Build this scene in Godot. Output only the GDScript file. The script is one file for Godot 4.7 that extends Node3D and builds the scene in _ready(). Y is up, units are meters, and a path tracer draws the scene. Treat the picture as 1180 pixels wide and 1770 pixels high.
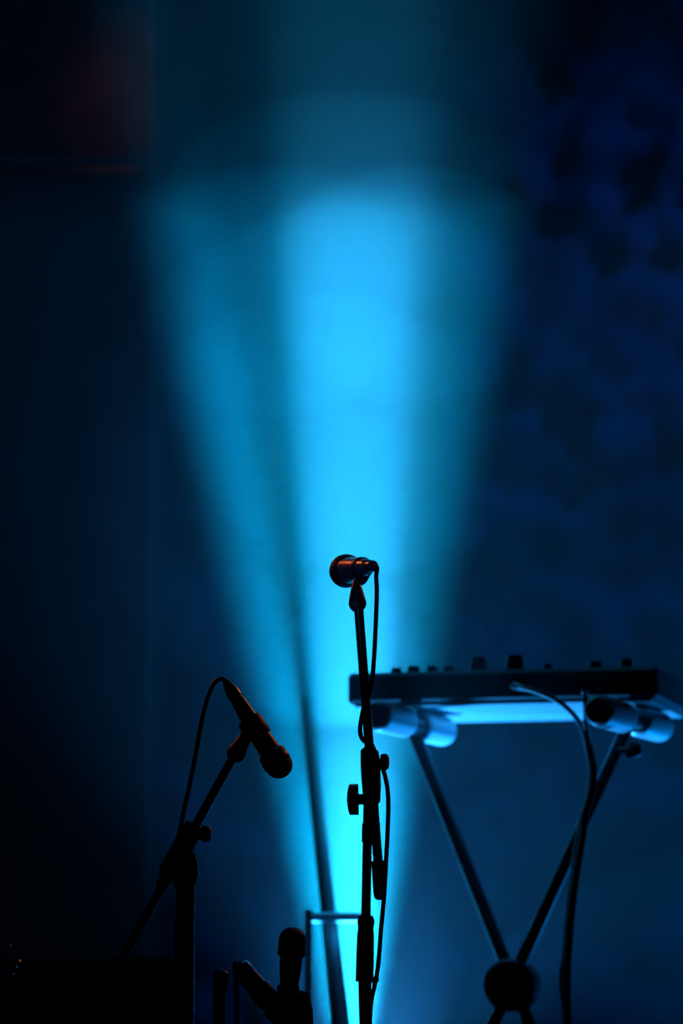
extends Node3D
# A small stage in haze: one blue floor lamp shines up through smoke behind two microphone stands and a synthesizer on an X stand.

var org := Vector3.ZERO   # base of the thing being built; parts keep it as their origin
var M := {}               # materials


func _ready() -> void:
	# ---------------------------------------------------------------- camera
	var cam := Camera3D.new()
	cam.name = "camera"
	var lens := CameraAttributesPhysical.new()
	lens.frustum_focal_length = 127.753
	lens.frustum_focus_distance = 5.55
	lens.frustum_near = 0.1
	lens.frustum_far = 60.0
	lens.exposure_aperture = 2.5
	cam.attributes = lens
	cam.position = Vector3(0, 0.39, 5.5)
	cam.rotation_degrees = Vector3(8.0, 0, 0)
	add_child(cam)
	cam.fov = 15.6
	cam.make_current()
	# ---------------------------------------------------------------- dark hall: no sky light enters
	var we := WorldEnvironment.new()
	we.name = "environment"
	var e := Environment.new()
	e.background_mode = Environment.BG_COLOR
	e.background_color = Color.BLACK
	e.tonemap_mode = Environment.TONE_MAPPER_LINEAR
	e.tonemap_exposure = 1.0
	e.sdfgi_enabled = true
	e.ssao_enabled = true
	e.ssil_enabled = true
	e.volumetric_fog_enabled = true
	e.volumetric_fog_density = 0.0
	we.environment = e
	add_child(we)
	# ---------------------------------------------------------------- scene
	make_materials()
	build_hall()
	build_stage_lamp()
	build_unseen_floor_wash()
	build_unseen_lamps()
	build_synth_stand()
	build_synth()
	build_synth_cables()
	build_pole_and_bracket()
	build_front_mic()
	build_side_mic()
	build_low_mics()
	build_amp()
	build_haze()


# ==================================================================== materials
func lin(r: float, g: float, b: float) -> Color:
	return Color(r, g, b).linear_to_srgb()


func mat(called: String, c: Color, rough: float, metal := 0.0, spec := 0.5) -> StandardMaterial3D:
	var m := StandardMaterial3D.new()
	m.resource_name = called
	m.albedo_color = c.linear_to_srgb()
	m.roughness = rough
	m.metallic = metal
	m.metallic_specular = spec
	M[called] = m
	return m


func noise_texture(freq: float, seed_value: int, lo: Color, hi: Color, octaves := 4) -> NoiseTexture2D:
	var n := FastNoiseLite.new()
	n.seed = seed_value
	n.noise_type = FastNoiseLite.TYPE_SIMPLEX_SMOOTH
	n.frequency = freq
	n.fractal_octaves = octaves
	var t := NoiseTexture2D.new()
	t.width = 512
	t.height = 512
	t.seamless = true
	t.noise = n
	var ramp := Gradient.new()
	ramp.set_color(0, lo)
	ramp.set_color(1, hi)
	t.color_ramp = ramp
	return t


func weave_normal() -> ImageTexture:
	# woven wire of a microphone grille: over and under bumps
	var im := Image.create(128, 128, false, Image.FORMAT_RGB8)
	for y in 128:
		for x in 128:
			var u := x / 128.0 * TAU * 8.0
			var v := y / 128.0 * TAU * 8.0
			var h := 0.5 + 0.25 * sin(u) * absf(cos(v)) + 0.25 * sin(v + PI) * absf(cos(u))
			im.set_pixel(x, y, Color(h, h, h))
	im.bump_map_to_normal_map(6.0)
	return ImageTexture.create_from_image(im)


func emitter(called: String, c: Color, power: float) -> StandardMaterial3D:
	var m := mat(called, Color(0.02, 0.02, 0.02), 0.3)
	m.emission_enabled = true
	m.emission = c.linear_to_srgb()
	m.emission_energy_multiplier = power
	return m


func make_materials() -> void:
	var grain := noise_texture(0.08, 11, Color(0.62, 0.62, 0.62), Color(1, 1, 1))
	var m := mat("black_lacquer", Color(0.012, 0.012, 0.013), 0.32)
	m.clearcoat_enabled = true
	m.clearcoat = 0.7
	m.clearcoat_roughness = 0.14
	m.roughness_texture = grain
	m.uv1_triplanar = true
	m.uv1_scale = Vector3(9, 9, 9)
	mat("black_plastic", Color(0.014, 0.014, 0.015), 0.5)
	mat("black_rubber", Color(0.012, 0.012, 0.012), 0.8, 0.0, 0.3)
	mat("cable_jacket", Color(0.012, 0.012, 0.013), 0.5, 0.0, 0.4)
	mat("pale_cable", Color(0.3, 0.3, 0.3), 0.4)
	mat("mic_body", Color(0.12, 0.125, 0.13), 0.3, 0.5)
	mat("mic_black", Color(0.012, 0.012, 0.013), 0.38)
	m = mat("grille_wire", Color(0.014, 0.014, 0.015), 0.55, 0.4)
	m.normal_enabled = true
	m.normal_texture = weave_normal()
	m.normal_scale = 1.0
	m.uv1_triplanar = true
	m.uv1_scale = Vector3(60, 60, 60)
	mat("plug_metal", Color(0.18, 0.18, 0.19), 0.3, 0.8)
	m = mat("synth_case", Color(0.02, 0.021, 0.024), 0.45)
	m.roughness_texture = grain
	m.uv1_triplanar = true
	m.uv1_scale = Vector3(6, 6, 6)
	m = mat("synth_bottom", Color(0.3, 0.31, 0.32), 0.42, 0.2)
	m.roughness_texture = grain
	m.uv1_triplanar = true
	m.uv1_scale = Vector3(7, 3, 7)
	mat("stand_steel", Color(0.02, 0.02, 0.022), 0.36, 0.3)
	mat("arm_sleeve", Color(0.42, 0.42, 0.44), 0.5, 0.3)
	mat("bracket_steel", Color(0.7, 0.71, 0.72), 0.4, 0.2)
	mat("pole_dark", Color(0.02, 0.02, 0.022), 0.55)
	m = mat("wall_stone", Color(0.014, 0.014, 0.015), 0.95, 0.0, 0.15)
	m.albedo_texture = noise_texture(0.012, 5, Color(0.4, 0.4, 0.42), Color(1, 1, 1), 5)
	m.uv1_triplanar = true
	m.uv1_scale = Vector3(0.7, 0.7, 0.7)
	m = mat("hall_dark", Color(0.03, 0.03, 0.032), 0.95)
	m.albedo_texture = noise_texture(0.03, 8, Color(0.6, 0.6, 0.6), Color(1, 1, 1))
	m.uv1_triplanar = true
	m = mat("pillar_paint", Color(0.012, 0.007, 0.0075), 0.95, 0.0, 0.15)
	m.albedo_texture = noise_texture(0.02, 9, Color(0.7, 0.66, 0.66), Color(1, 1, 1))
	m.uv1_triplanar = true
	m = mat("stage_board", Color(0.02, 0.018, 0.016), 0.7)
	m.albedo_texture = noise_texture(0.05, 21, Color(0.5, 0.5, 0.5), Color(1, 1, 1))
	m.uv1_triplanar = true
	m.uv1_scale = Vector3(0.6, 1, 6)
	mat("lamp_housing", Color(0.015, 0.015, 0.016), 0.5)
	emitter("beam_glow", Color(0.05, 0.42, 1.0), 3.0)
	emitter("red_glow", Color(1.0, 0.16, 0.04), 2.0)
	emitter("warm_glow", Color(1.0, 0.42, 0.4), 1.0)
	emitter("wash_glow", Color(0.01, 0.1, 1.0), 2.0)
	emitter("led_orange", Color(1.0, 0.22, 0.05), 0.45)
	emitter("led_amber", Color(1.0, 0.3, 0.1), 0.06)
	emitter("led_blue", Color(0.0, 0.3, 0.7), 0.28)


# ==================================================================== mesh helpers
func begin() -> SurfaceTool:
	var st := SurfaceTool.new()
	st.begin(Mesh.PRIMITIVE_TRIANGLES)
	return st


func tri(st: SurfaceTool, a: Vector3, b: Vector3, c: Vector3, out: Vector3, g: int) -> void:
	var x := (b - a).cross(c - a)
	if x.length_squared() < 1e-18:
		return
	st.set_smooth_group(g)
	st.add_vertex(a - org)
	if x.dot(out) > 0.0:   # front faces run clockwise
		st.add_vertex(c - org)
		st.add_vertex(b - org)
	else:
		st.add_vertex(b - org)
		st.add_vertex(c - org)


func quad(st: SurfaceTool, a: Vector3, b: Vector3, c: Vector3, d: Vector3, out: Vector3, g: int) -> void:
	tri(st, a, b, c, out, g)
	tri(st, a, c, d, out, g)


func side_of(axis: Vector3) -> Vector3:
	var h := Vector3.UP if absf(axis.y) < 0.9 else Vector3.BACK
	return axis.cross(h).normalized()


# profile: Vector2(distance along the axis, radius)
func lathe(st: SurfaceTool, o: Vector3, axis: Vector3, profile: Array, seg := 28) -> void:
	var ax := axis.normalized()
	var ux := side_of(ax)
	var uy := ax.cross(ux)
	var g := 1
	for i in range(profile.size() - 1):
		var p: Vector2 = profile[i]
		var q: Vector2 = profile[i + 1]
		if i > 0:
			var before: Vector2 = (p - profile[i - 1]).normalized()
			if before.dot((q - p).normalized()) < 0.8:
				g += 1
		for k in seg:
			var a0 := TAU * k / seg
			var a1 := TAU * (k + 1) / seg
			var d0 := ux * cos(a0) + uy * sin(a0)
			var d1 := ux * cos(a1) + uy * sin(a1)
			var n := (d0 + d1) * 0.5 * (q.x - p.x) - ax * (q.y - p.y)
			quad(st, o + ax * p.x + d0 * p.y, o + ax * p.x + d1 * p.y, o + ax * q.x + d1 * q.y, o + ax * q.x + d0 * q.y, n, g)


func rod(st: SurfaceTool, a: Vector3, b: Vector3, r0: float, r1 := -1.0, seg := 24) -> void:
	var r := r0 if r1 < 0.0 else r1
	var l := a.distance_to(b)
	var c := minf(0.0015, 0.3 * minf(r0, r))
	lathe(st, a, b - a, [Vector2(0, 0), Vector2(0, r0 - c), Vector2(c, r0), Vector2(l - c, r), Vector2(l, r - c), Vector2(l, 0)], seg)


func curve(pts: Array, steps := 10) -> Array:
	var out := []
	var n := pts.size()
	for i in range(n - 1):
		var p0: Vector3 = pts[maxi(i - 1, 0)]
		var p1: Vector3 = pts[i]
		var p2: Vector3 = pts[i + 1]
		var p3: Vector3 = pts[mini(i + 2, n - 1)]
		for s in steps:
			out.append(p1.cubic_interpolate(p2, p0, p3, float(s) / steps))
	out.append(pts[n - 1])
	return out


func tube(st: SurfaceTool, pts: Array, radius, seg := 14) -> void:
	var n := pts.size()
	var rings := []
	var t: Vector3 = (pts[1] - pts[0]).normalized()
	var ux := side_of(t)
	for i in n:
		var d: Vector3 = (pts[mini(i + 1, n - 1)] - pts[maxi(i - 1, 0)]).normalized()
		ux = (ux - d * ux.dot(d)).normalized()
		var uy := d.cross(ux)
		var r: float = radius[i] if radius is Array else radius
		var ring := []
		for k in seg:
			var a := TAU * k / seg
			ring.append(pts[i] + (ux * cos(a) + uy * sin(a)) * r)
		rings.append(ring)
	for i in range(n - 1):
		for k in seg:
			var k1 := (k + 1) % seg
			var n0: Vector3 = rings[i][k] + rings[i][k1] - 2.0 * pts[i]
			quad(st, rings[i][k], rings[i][k1], rings[i + 1][k1], rings[i + 1][k], n0, 1)
	for k in seg:
		tri(st, pts[0], rings[0][k], rings[0][(k + 1) % seg], pts[0] - pts[1], 2)
		tri(st, pts[n - 1], rings[n - 1][k], rings[n - 1][(k + 1) % seg], pts[n - 1] - pts[n - 2], 3)


# chamfered box: centre, half sizes, axes
func cbox(st: SurfaceTool, c: Vector3, h: Vector3, b: Basis, bevel: float) -> void:
	var ax := [b.x, b.y, b.z]
	var hs := [h.x, h.y, h.z]
	for i in 3:
		var j := (i + 1) % 3
		var k := (i + 2) % 3
		for s in [-1.0, 1.0]:
			var f: Vector3 = c + ax[i] * hs[i] * s
			var u: Vector3 = ax[j] * (hs[j] - bevel)
			var v: Vector3 = ax[k] * (hs[k] - bevel)
			quad(st, f - u - v, f + u - v, f + u + v, f - u + v, ax[i] * s, 0xFFFFFFFF)
			for s2 in [-1.0, 1.0]:   # edge strip between faces i and j
				var e0: Vector3 = c + ax[i] * hs[i] * s + ax[j] * (hs[j] - bevel) * s2
				var e1: Vector3 = c + ax[i] * (hs[i] - bevel) * s + ax[j] * hs[j] * s2
				quad(st, e0 - v, e0 + v, e1 + v, e1 - v, ax[i] * s + ax[j] * s2, 0xFFFFFFFF)
	for sx in [-1.0, 1.0]:
		for sy in [-1.0, 1.0]:
			for sz in [-1.0, 1.0]:
				var d := Vector3(sx, sy, sz)
				var p := []
				for i in 3:
					var q := c
					for j in 3:
						q += ax[j] * d[j] * (hs[j] - (0.0 if j == i else bevel))
					p.append(q)
				tri(st, p[0], p[1], p[2], b * d, 0xFFFFFFFF)


# outline in a plane facing +z, given thickness in z, with a small chamfer toward both faces
func slab(st: SurfaceTool, outline: Array, thick: float, bevel := 0.0015) -> void:
	var mid := Vector3.ZERO
	for p in outline:
		mid += p / outline.size()
	var flat := PackedVector2Array()
	for p in outline:
		flat.append(Vector2(p.x, p.y))
	if Geometry2D.is_polygon_clockwise(flat):
		flat.reverse()
	var z: float = outline[0].z
	var n := flat.size()
	var inner := PackedVector2Array()
	for i in n:
		var e0 := (flat[i] - flat[(i + n - 1) % n]).normalized()
		var e1 := (flat[(i + 1) % n] - flat[i]).normalized()
		var miter := (e0.orthogonal() + e1.orthogonal())
		miter = -miter / maxf(miter.length_squared() * 0.5, 0.3)
		inner.append(flat[i] + (miter if (Vector2(-e0.y, e0.x)).dot(miter) > 0.0 else -miter) * bevel)
	for s in [-1.0, 1.0]:
		var z0: float = z + s * thick * 0.5
		var z1: float = z + s * (thick * 0.5 - bevel)
		var idx := Geometry2D.triangulate_polygon(inner)
		for i in range(0, idx.size(), 3):
			var a := inner[idx[i]]
			var b := inner[idx[i + 1]]
			var c := inner[idx[i + 2]]
			tri(st, Vector3(a.x, a.y, z0), Vector3(b.x, b.y, z0), Vector3(c.x, c.y, z0), Vector3(0, 0, s), 0xFFFFFFFF)
		for i in n:
			var j := (i + 1) % n
			var e := (flat[j] - flat[i])
			var out := Vector3(e.y, -e.x, 0)
			quad(st, Vector3(flat[i].x, flat[i].y, z1), Vector3(flat[j].x, flat[j].y, z1), Vector3(inner[j].x, inner[j].y, z0), Vector3(inner[i].x, inner[i].y, z0), out + Vector3(0, 0, s * e.length()), 0xFFFFFFFF)
			if s > 0:
				var zb: float = z - (thick * 0.5 - bevel)
				quad(st, Vector3(flat[i].x, flat[i].y, z1), Vector3(flat[j].x, flat[j].y, z1), Vector3(flat[j].x, flat[j].y, zb), Vector3(flat[i].x, flat[i].y, zb), out, 0xFFFFFFFF)


func put(called: String, st: SurfaceTool, m: String, parent: Node = self) -> MeshInstance3D:
	st.generate_normals()
	var o := MeshInstance3D.new()
	o.name = called
	o.mesh = st.commit()
	o.material_override = M[m]
	o.cast_shadow = GeometryInstance3D.SHADOW_CASTING_SETTING_ON
	if parent == self:
		o.position = org
	parent.add_child(o, true)
	return o


var used := {}


func numbered(called: String) -> String:
	var n: int = used.get(called, 0)
	used[called] = n + 1
	return called if n == 0 else "%s_%03d" % [called, n]


func thing(called: String, at: Vector3, label: String, category: String, group := "") -> Node3D:
	var o := Node3D.new()
	o.name = numbered(called)
	o.position = at
	o.set_meta("label", label)
	o.set_meta("category", category)
	if group:
		o.set_meta("group", group)
	add_child(o, true)
	org = at
	return o


func part_label(o: Node, text: String) -> void:
	o.set_meta("label", text)


func struct(called: String, st: SurfaceTool, m: String, label: String, category: String) -> MeshInstance3D:
	var o := put(called, st, m)
	o.set_meta("kind", "structure")
	o.set_meta("label", label)
	o.set_meta("category", category)
	return o


func box_struct(called: String, lo: Vector3, hi: Vector3, m: String, label: String, category: String) -> MeshInstance3D:
	org = Vector3((lo.x + hi.x) * 0.5, lo.y, (lo.z + hi.z) * 0.5)
	var st := begin()
	cbox(st, (lo + hi) * 0.5, (hi - lo) * 0.5, Basis.IDENTITY, 0.004)
	return struct(called, st, m, label, category)


# ==================================================================== the hall
func build_hall() -> void:
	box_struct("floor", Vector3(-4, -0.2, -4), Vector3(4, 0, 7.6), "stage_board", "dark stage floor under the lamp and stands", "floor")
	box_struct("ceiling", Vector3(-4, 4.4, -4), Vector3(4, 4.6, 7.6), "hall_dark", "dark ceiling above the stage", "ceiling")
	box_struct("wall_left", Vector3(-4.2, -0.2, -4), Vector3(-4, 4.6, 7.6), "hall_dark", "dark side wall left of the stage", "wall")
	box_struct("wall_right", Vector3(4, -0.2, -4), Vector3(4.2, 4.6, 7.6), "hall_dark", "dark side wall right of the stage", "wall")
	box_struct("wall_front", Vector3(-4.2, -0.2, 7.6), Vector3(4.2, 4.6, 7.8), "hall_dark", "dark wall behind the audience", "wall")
	# back wall of rough stone: cells of stone proud of their joints
	var cells := FastNoiseLite.new()
	cells.seed = 4
	cells.noise_type = FastNoiseLite.TYPE_CELLULAR
	cells.frequency = 5.5
	cells.cellular_return_type = FastNoiseLite.RETURN_DISTANCE2_SUB
	var tops := FastNoiseLite.new()
	tops.seed = 4
	tops.noise_type = FastNoiseLite.TYPE_CELLULAR
	tops.frequency = 5.5
	tops.cellular_return_type = FastNoiseLite.RETURN_CELL_VALUE
	var rough := FastNoiseLite.new()
	rough.seed = 9
	rough.frequency = 2.2
	rough.fractal_octaves = 4
	org = Vector3(0, 0, -3.7)
	var st := begin()
	var nx := 250
	var ny := 130
	var grid := []
	for j in ny + 1:
		var row := []
		for i in nx + 1:
			var x := -4.0 + 8.0 * i / nx
			var y := 4.4 * j / ny
			var d := clampf((cells.get_noise_2d(x, y * 1.35) + 1.0) * 3.0, 0.0, 1.0)
			var z := -3.72 + 0.05 * d + 0.06 * tops.get_noise_2d(x, y * 1.35) + 0.09 * rough.get_noise_2d(x, y)
			row.append(Vector3(x, y, z))
		grid.append(row)
	for j in ny:
		for i in nx:
			quad(st, grid[j][i], grid[j][i + 1], grid[j + 1][i + 1], grid[j + 1][i], Vector3.BACK, 1)
	cbox(st, Vector3(0, 2.2, -3.95), Vector3(4.0, 2.2, 0.06), Basis.IDENTITY, 0.004)
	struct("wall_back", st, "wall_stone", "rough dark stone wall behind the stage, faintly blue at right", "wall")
	# two timber ledges on the wall at left
	box_struct("trim_1", Vector3(-0.922, 1.4899, -3.6), Vector3(-0.6178, 1.5315, -3.5), "wall_stone", "lower pale ledge on the dark wall at left", "ledge")
	box_struct("trim_2", Vector3(-0.59, 1.6402, -3.6), Vector3(-0.3447, 1.6733, -3.5), "wall_stone", "upper pale ledge on the dark wall near the beam", "ledge")
	# square pillar at top left, two painted sections with an open joint
	var xr := -0.365
	org = Vector3(xr - 0.3, 0, -1.85)
	var pl := Node3D.new()
	pl.name = "pillar"
	pl.position = org
	pl.set_meta("kind", "structure")
	pl.set_meta("label", "square painted pillar at the upper left edge of the blue beam")
	pl.set_meta("category", "pillar")
	add_child(pl, true)
	for s in [[0.0, 2.042], [2.064, 4.4]]:
		st = begin()
		cbox(st, Vector3(xr - 0.3, (s[0] + s[1]) * 0.5, -1.85), Vector3(0.3, (s[1] - s[0]) * 0.5, 0.3), Basis.IDENTITY, 0.006)
		put("block", st, "pillar_paint", pl)
	st = begin()
	cbox(st, Vector3(xr - 0.3, 2.053, -1.85), Vector3(0.285, 0.012, 0.285), Basis.IDENTITY, 0.001)
	put("joint", st, "hall_dark", pl)


# ==================================================================== lamps
func spot(parent: Node3D, called: String, at: Vector3, to: Vector3, c: Color, energy: float, half_angle: float, soft: float, size: float) -> void:
	var l := SpotLight3D.new()
	l.name = called
	l.light_color = c.linear_to_srgb()
	l.light_energy = energy
	l.spot_angle = half_angle
	l.spot_angle_attenuation = soft
	l.spot_range = 12.0
	l.spot_attenuation = 2.0
	l.light_size = size
	l.shadow_enabled = true
	parent.add_child(l, true)
	l.global_position = at
	var up := Vector3.BACK if absf((to - at).normalized().y) > 0.9 else Vector3.UP
	l.look_at(to, up)


func build_stage_lamp() -> void:
	var lens_at := Vector3(0.025, 0.222, -1.22)
	var axis := Vector3(-0.029, 1, 0.0).normalized()
	var base := Vector3(0.025, 0, -1.22)
	var t := thing("stage_lamp", base, "black round floor lamp that throws the blue beam straight up", "stage lamp")
	var st := begin()
	lathe(st, base, Vector3.UP, [Vector2(0, 0), Vector2(0, 0.13), Vector2(0.012, 0.135), Vector2(0.03, 0.125), Vector2(0.034, 0)], 32)
	put("base", st, "lamp_housing", t)
	st = begin()
	lathe(st, base + axis * 0.034, axis, [Vector2(0, 0), Vector2(0, 0.07), Vector2(0.02, 0.085), Vector2(0.15, 0.09), Vector2(0.215, 0.094), Vector2(0.222, 0.092), Vector2(0.222, 0.082), Vector2(0.186, 0.074), Vector2(0.184, 0.0)], 36)
	put("housing", st, "lamp_housing", t)
	for s in [-1.0, 1.0]:
		st = begin()
		cbox(st, base + Vector3(s * 0.107, 0.1, 0), Vector3(0.006, 0.075, 0.02), Basis.IDENTITY, 0.002)
		put("yoke_arm", st, "lamp_housing", t)
	st = begin()
	lathe(st, lens_at - axis * 0.0035, axis, [Vector2(0, 0), Vector2(0, 0.07), Vector2(0.002, 0.07), Vector2(0.003, 0.04), Vector2(0.0032, 0)], 32)
	var g := put("lens_glow", st, "beam_glow", t)
	part_label(g, "glowing blue lens")
	var at := lens_at + axis * 0.006
	spot(t, "core_beam", at, at + Vector3(0.004, 1, 0), Color(0.048, 0.47, 0.95), 258.0, 7.6, 1.0, 0.042)
	spot(t, "field_beam", at, at + axis, Color(0.0, 0.41, 0.9), 205.0, 13.6, 0.65, 0.042)
	spot(t, "spill_light", at, at + Vector3(0.2, 1, 0.05), Color(0.02, 0.32, 0.95), 9.5, 58.0, 1.0, 0.04)


func build_unseen_floor_wash() -> void:
	var base := Vector3(1.15, 0, -1.45)
	var axis := Vector3(-0.4, 0.8, -0.15).normalized()
	var t := thing("stage_lamp", base, "second floor lamp, unseen at the right, placed to wash the haze with dim blue", "stage lamp")
	var st := begin()
	lathe(st, base, Vector3.UP, [Vector2(0, 0), Vector2(0, 0.11), Vector2(0.012, 0.115), Vector2(0.03, 0.1), Vector2(0.034, 0)], 32)
	put("base", st, "lamp_housing", t)
	st = begin()
	lathe(st, base + Vector3(0, 0.1, 0) - axis * 0.07, axis, [Vector2(0, 0), Vector2(0, 0.06), Vector2(0.02, 0.075), Vector2(0.15, 0.08), Vector2(0.17, 0.078), Vector2(0.17, 0.07), Vector2(0.15, 0.066), Vector2(0.148, 0)], 32)
	put("housing", st, "lamp_housing", t)
	st = begin()
	var at := base + Vector3(0, 0.1, 0) + axis * 0.085
	lathe(st, at, axis, [Vector2(0, 0), Vector2(0, 0.06), Vector2(0.003, 0.058), Vector2(0.003, 0)], 28)
	put("lens_glow", st, "wash_glow", t)
	spot(t, "unseen_floor_wash", at + axis * 0.008, at + axis, Color(0.0, 0.27, 0.95), 4.5, 65.0, 1.0, 0.05)  # lamp out of view, placed to lighten the haze at lower right


func lamp_can(called: String, at: Vector3, to: Vector3, glow: String, label: String, group: String) -> Node3D:
	var d := (to - at).normalized()
	var t := thing(called, at, label, "stage lamp", group)
	var st := begin()
	lathe(st, at - d * 0.2, d, [Vector2(0, 0), Vector2(0, 0.05), Vector2(0.03, 0.07), Vector2(0.2, 0.08), Vector2(0.26, 0.082), Vector2(0.26, 0.075), Vector2(0.2, 0.07), Vector2(0.195, 0)], 28)
	put("housing", st, "lamp_housing", t)
	st = begin()
	lathe(st, at - d * 0.004, d, [Vector2(0, 0), Vector2(0, 0.06), Vector2(0.003, 0.058), Vector2(0.003, 0)], 28)
	put("lens_glow", st, glow, t)
	st = begin()
	rod(st, at - d * 0.06 + Vector3(0, 0.08, 0), Vector3(at.x - d.x * 0.06, 4.4, at.z - d.z * 0.06), 0.012)
	put("hanger", st, "lamp_housing", t)
	return t


func build_unseen_lamps() -> void:
	var from := Vector3(-1.5, 2.6, -2.4)
	var to := Vector3(-0.06, 1.08, 0.0)
	var t := lamp_can("unseen_lamp", from, to, "red_glow", "unseen red overhead lamp behind the stage at left, placed to edge the two microphones in red", "")
	spot(t, "red_light", from + (to - from).normalized() * 0.01, to, Color(1.0, 0.15, 0.03), 1.7, 7.0, 0.7, 0.05)  # out of view, placed for the red edges on both microphones
	from = Vector3(1.75, 2.7, -2.3)
	to = Vector3(0.08, 1.0, 0.0)
	t = lamp_can("unseen_lamp", from, to, "red_glow", "unseen orange overhead lamp behind the stage at right, placed to edge the front microphone", "")
	spot(t, "red_light", from + (to - from).normalized() * 0.01, to, Color(1.0, 0.2, 0.04), 1.3, 8.0, 0.8, 0.05)  # out of view, placed for the orange edge on the front microphone
	var p := Vector3(0.9, 3.7, 1.5)
	var q := Vector3(-0.4076, 2.212, -1.55)
	t = lamp_can("unseen_lamp", p, q, "warm_glow", "unseen faint warm overhead lamp in front of the stage, placed to light the pillar top", "")
	spot(t, "warm_light", p + (q - p).normalized() * 0.01, q, Color(1.0, 0.38, 0.42), 9.0, 2.6, 1.0, 0.03)  # unseen lamp, placed to warm the top of the pillar
	p = Vector3(-1.1, 0.8, 2.4)
	q = Vector3(0.0137, 1.0764, 0)
	t = lamp_can("unseen_lamp", p, q, "wash_glow", "unseen small blue lamp in front of the stage, placed to light the front microphone", "")
	spot(t, "unseen_mic_light", p + (q - p).normalized() * 0.01, q, Color(0.0, 0.22, 0.8), 1.6, 3.0, 1.0, 0.05)  # unseen low front lamp, gives the microphone its blue sheen
	t = lamp_can("unseen_lamp", Vector3(2.4, 3.6, -2.4), Vector3(0.75, 1.7, -3.7), "wash_glow", "unseen deep blue overhead lamp, placed to light the back wall at right", "")
	spot(t, "blue_wash", Vector3(2.4, 3.6, -2.4) + (Vector3(0.75, 1.7, -3.7) - Vector3(2.4, 3.6, -2.4)).normalized() * 0.01, Vector3(0.75, 1.7, -3.7), Color(0.0, 0.13, 1.0), 34.0, 30.0, 1.0, 0.05)  # out of view, placed to bring blue onto the back wall


# ==================================================================== synthesizer and its stand
func synth_axes() -> Array:
	var a := Vector3(0.0099, 0.9471, -0.85)
	var b := Vector3(0.5271, 0.9483, -0.72)
	b.y = a.y
	var u := (b - a).normalized()
	return [a, a.distance_to(b), u, Vector3(u.z, 0, -u.x)]


func build_synth() -> void:
	var s := synth_axes()
	var a: Vector3 = s[0]
	var l: float = s[1]
	var u: Vector3 = s[2]
	var w: Vector3 = s[3]
	var depth := 0.36
	var h := 0.054
	var b := Basis(u, Vector3.UP, -w)
	var mid: Vector3 = a + u * l * 0.5 + w * depth * 0.5
	var t := thing("synthesizer", mid, "dark compact synthesizer seen from behind and below, lying on the X stand", "synthesizer")
	var st := begin()
	cbox(st, mid + Vector3(0, 0.004 + h * 0.5, 0), Vector3(l * 0.5, h * 0.5, depth * 0.5), b, 0.0065)
	put("case", st, "synth_case", t)
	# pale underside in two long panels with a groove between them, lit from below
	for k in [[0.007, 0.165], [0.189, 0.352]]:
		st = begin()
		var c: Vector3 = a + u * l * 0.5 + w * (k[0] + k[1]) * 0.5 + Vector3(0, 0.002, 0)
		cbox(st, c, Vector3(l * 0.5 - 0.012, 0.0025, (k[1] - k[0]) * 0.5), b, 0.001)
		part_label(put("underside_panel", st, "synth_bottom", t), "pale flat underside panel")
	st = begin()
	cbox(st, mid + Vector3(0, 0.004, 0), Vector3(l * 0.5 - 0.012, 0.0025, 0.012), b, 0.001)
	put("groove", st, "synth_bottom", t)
	# knobs standing over the rear edge: place along the rear, radius, height, distance from the edge
	for k in [[0.086, 0.0095, 0.011, 0.035], [0.116, 0.011, 0.013, 0.03], [0.148, 0.0095, 0.013, 0.04], [0.178, 0.0095, 0.012, 0.04], [0.229, 0.0145, 0.026, 0.04], [0.292, 0.0155, 0.028, 0.04], [0.349, 0.008, 0.012, 0.04], [0.43, 0.012, 0.013, 0.03], [0.483, 0.0105, 0.017, 0.035]]:
		st = begin()
		var o: Vector3 = a + u * (k[0] - k[3] * 0.24) + w * k[3] + Vector3(0, h + 0.0035, 0)
		lathe(st, o, Vector3.UP, [Vector2(0, 0), Vector2(0, k[1] * 1.05), Vector2(k[2] * 0.3, k[1]), Vector2(k[2] * 0.85, k[1] * 0.92), Vector2(k[2], k[1] * 0.8), Vector2(k[2], 0)], 20)
		put("knob", st, "black_plastic", t)
	# sockets on the rear panel
	for k in [0.072, 0.2, 0.245, 0.29, 0.36, 0.405]:
		st = begin()
		lathe(st, a + u * k + Vector3(0, 0.03, 0) + w * 0.001, -w, [Vector2(0, 0.0), Vector2(0, 0.009), Vector2(0.003, 0.009), Vector2(0.004, 0.008), Vector2(0.004, 0.0042), Vector2(0.0015, 0.004), Vector2(0.0015, 0)], 20)
		part_label(put("socket", st, "stand_steel", t), "round rear socket")


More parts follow.
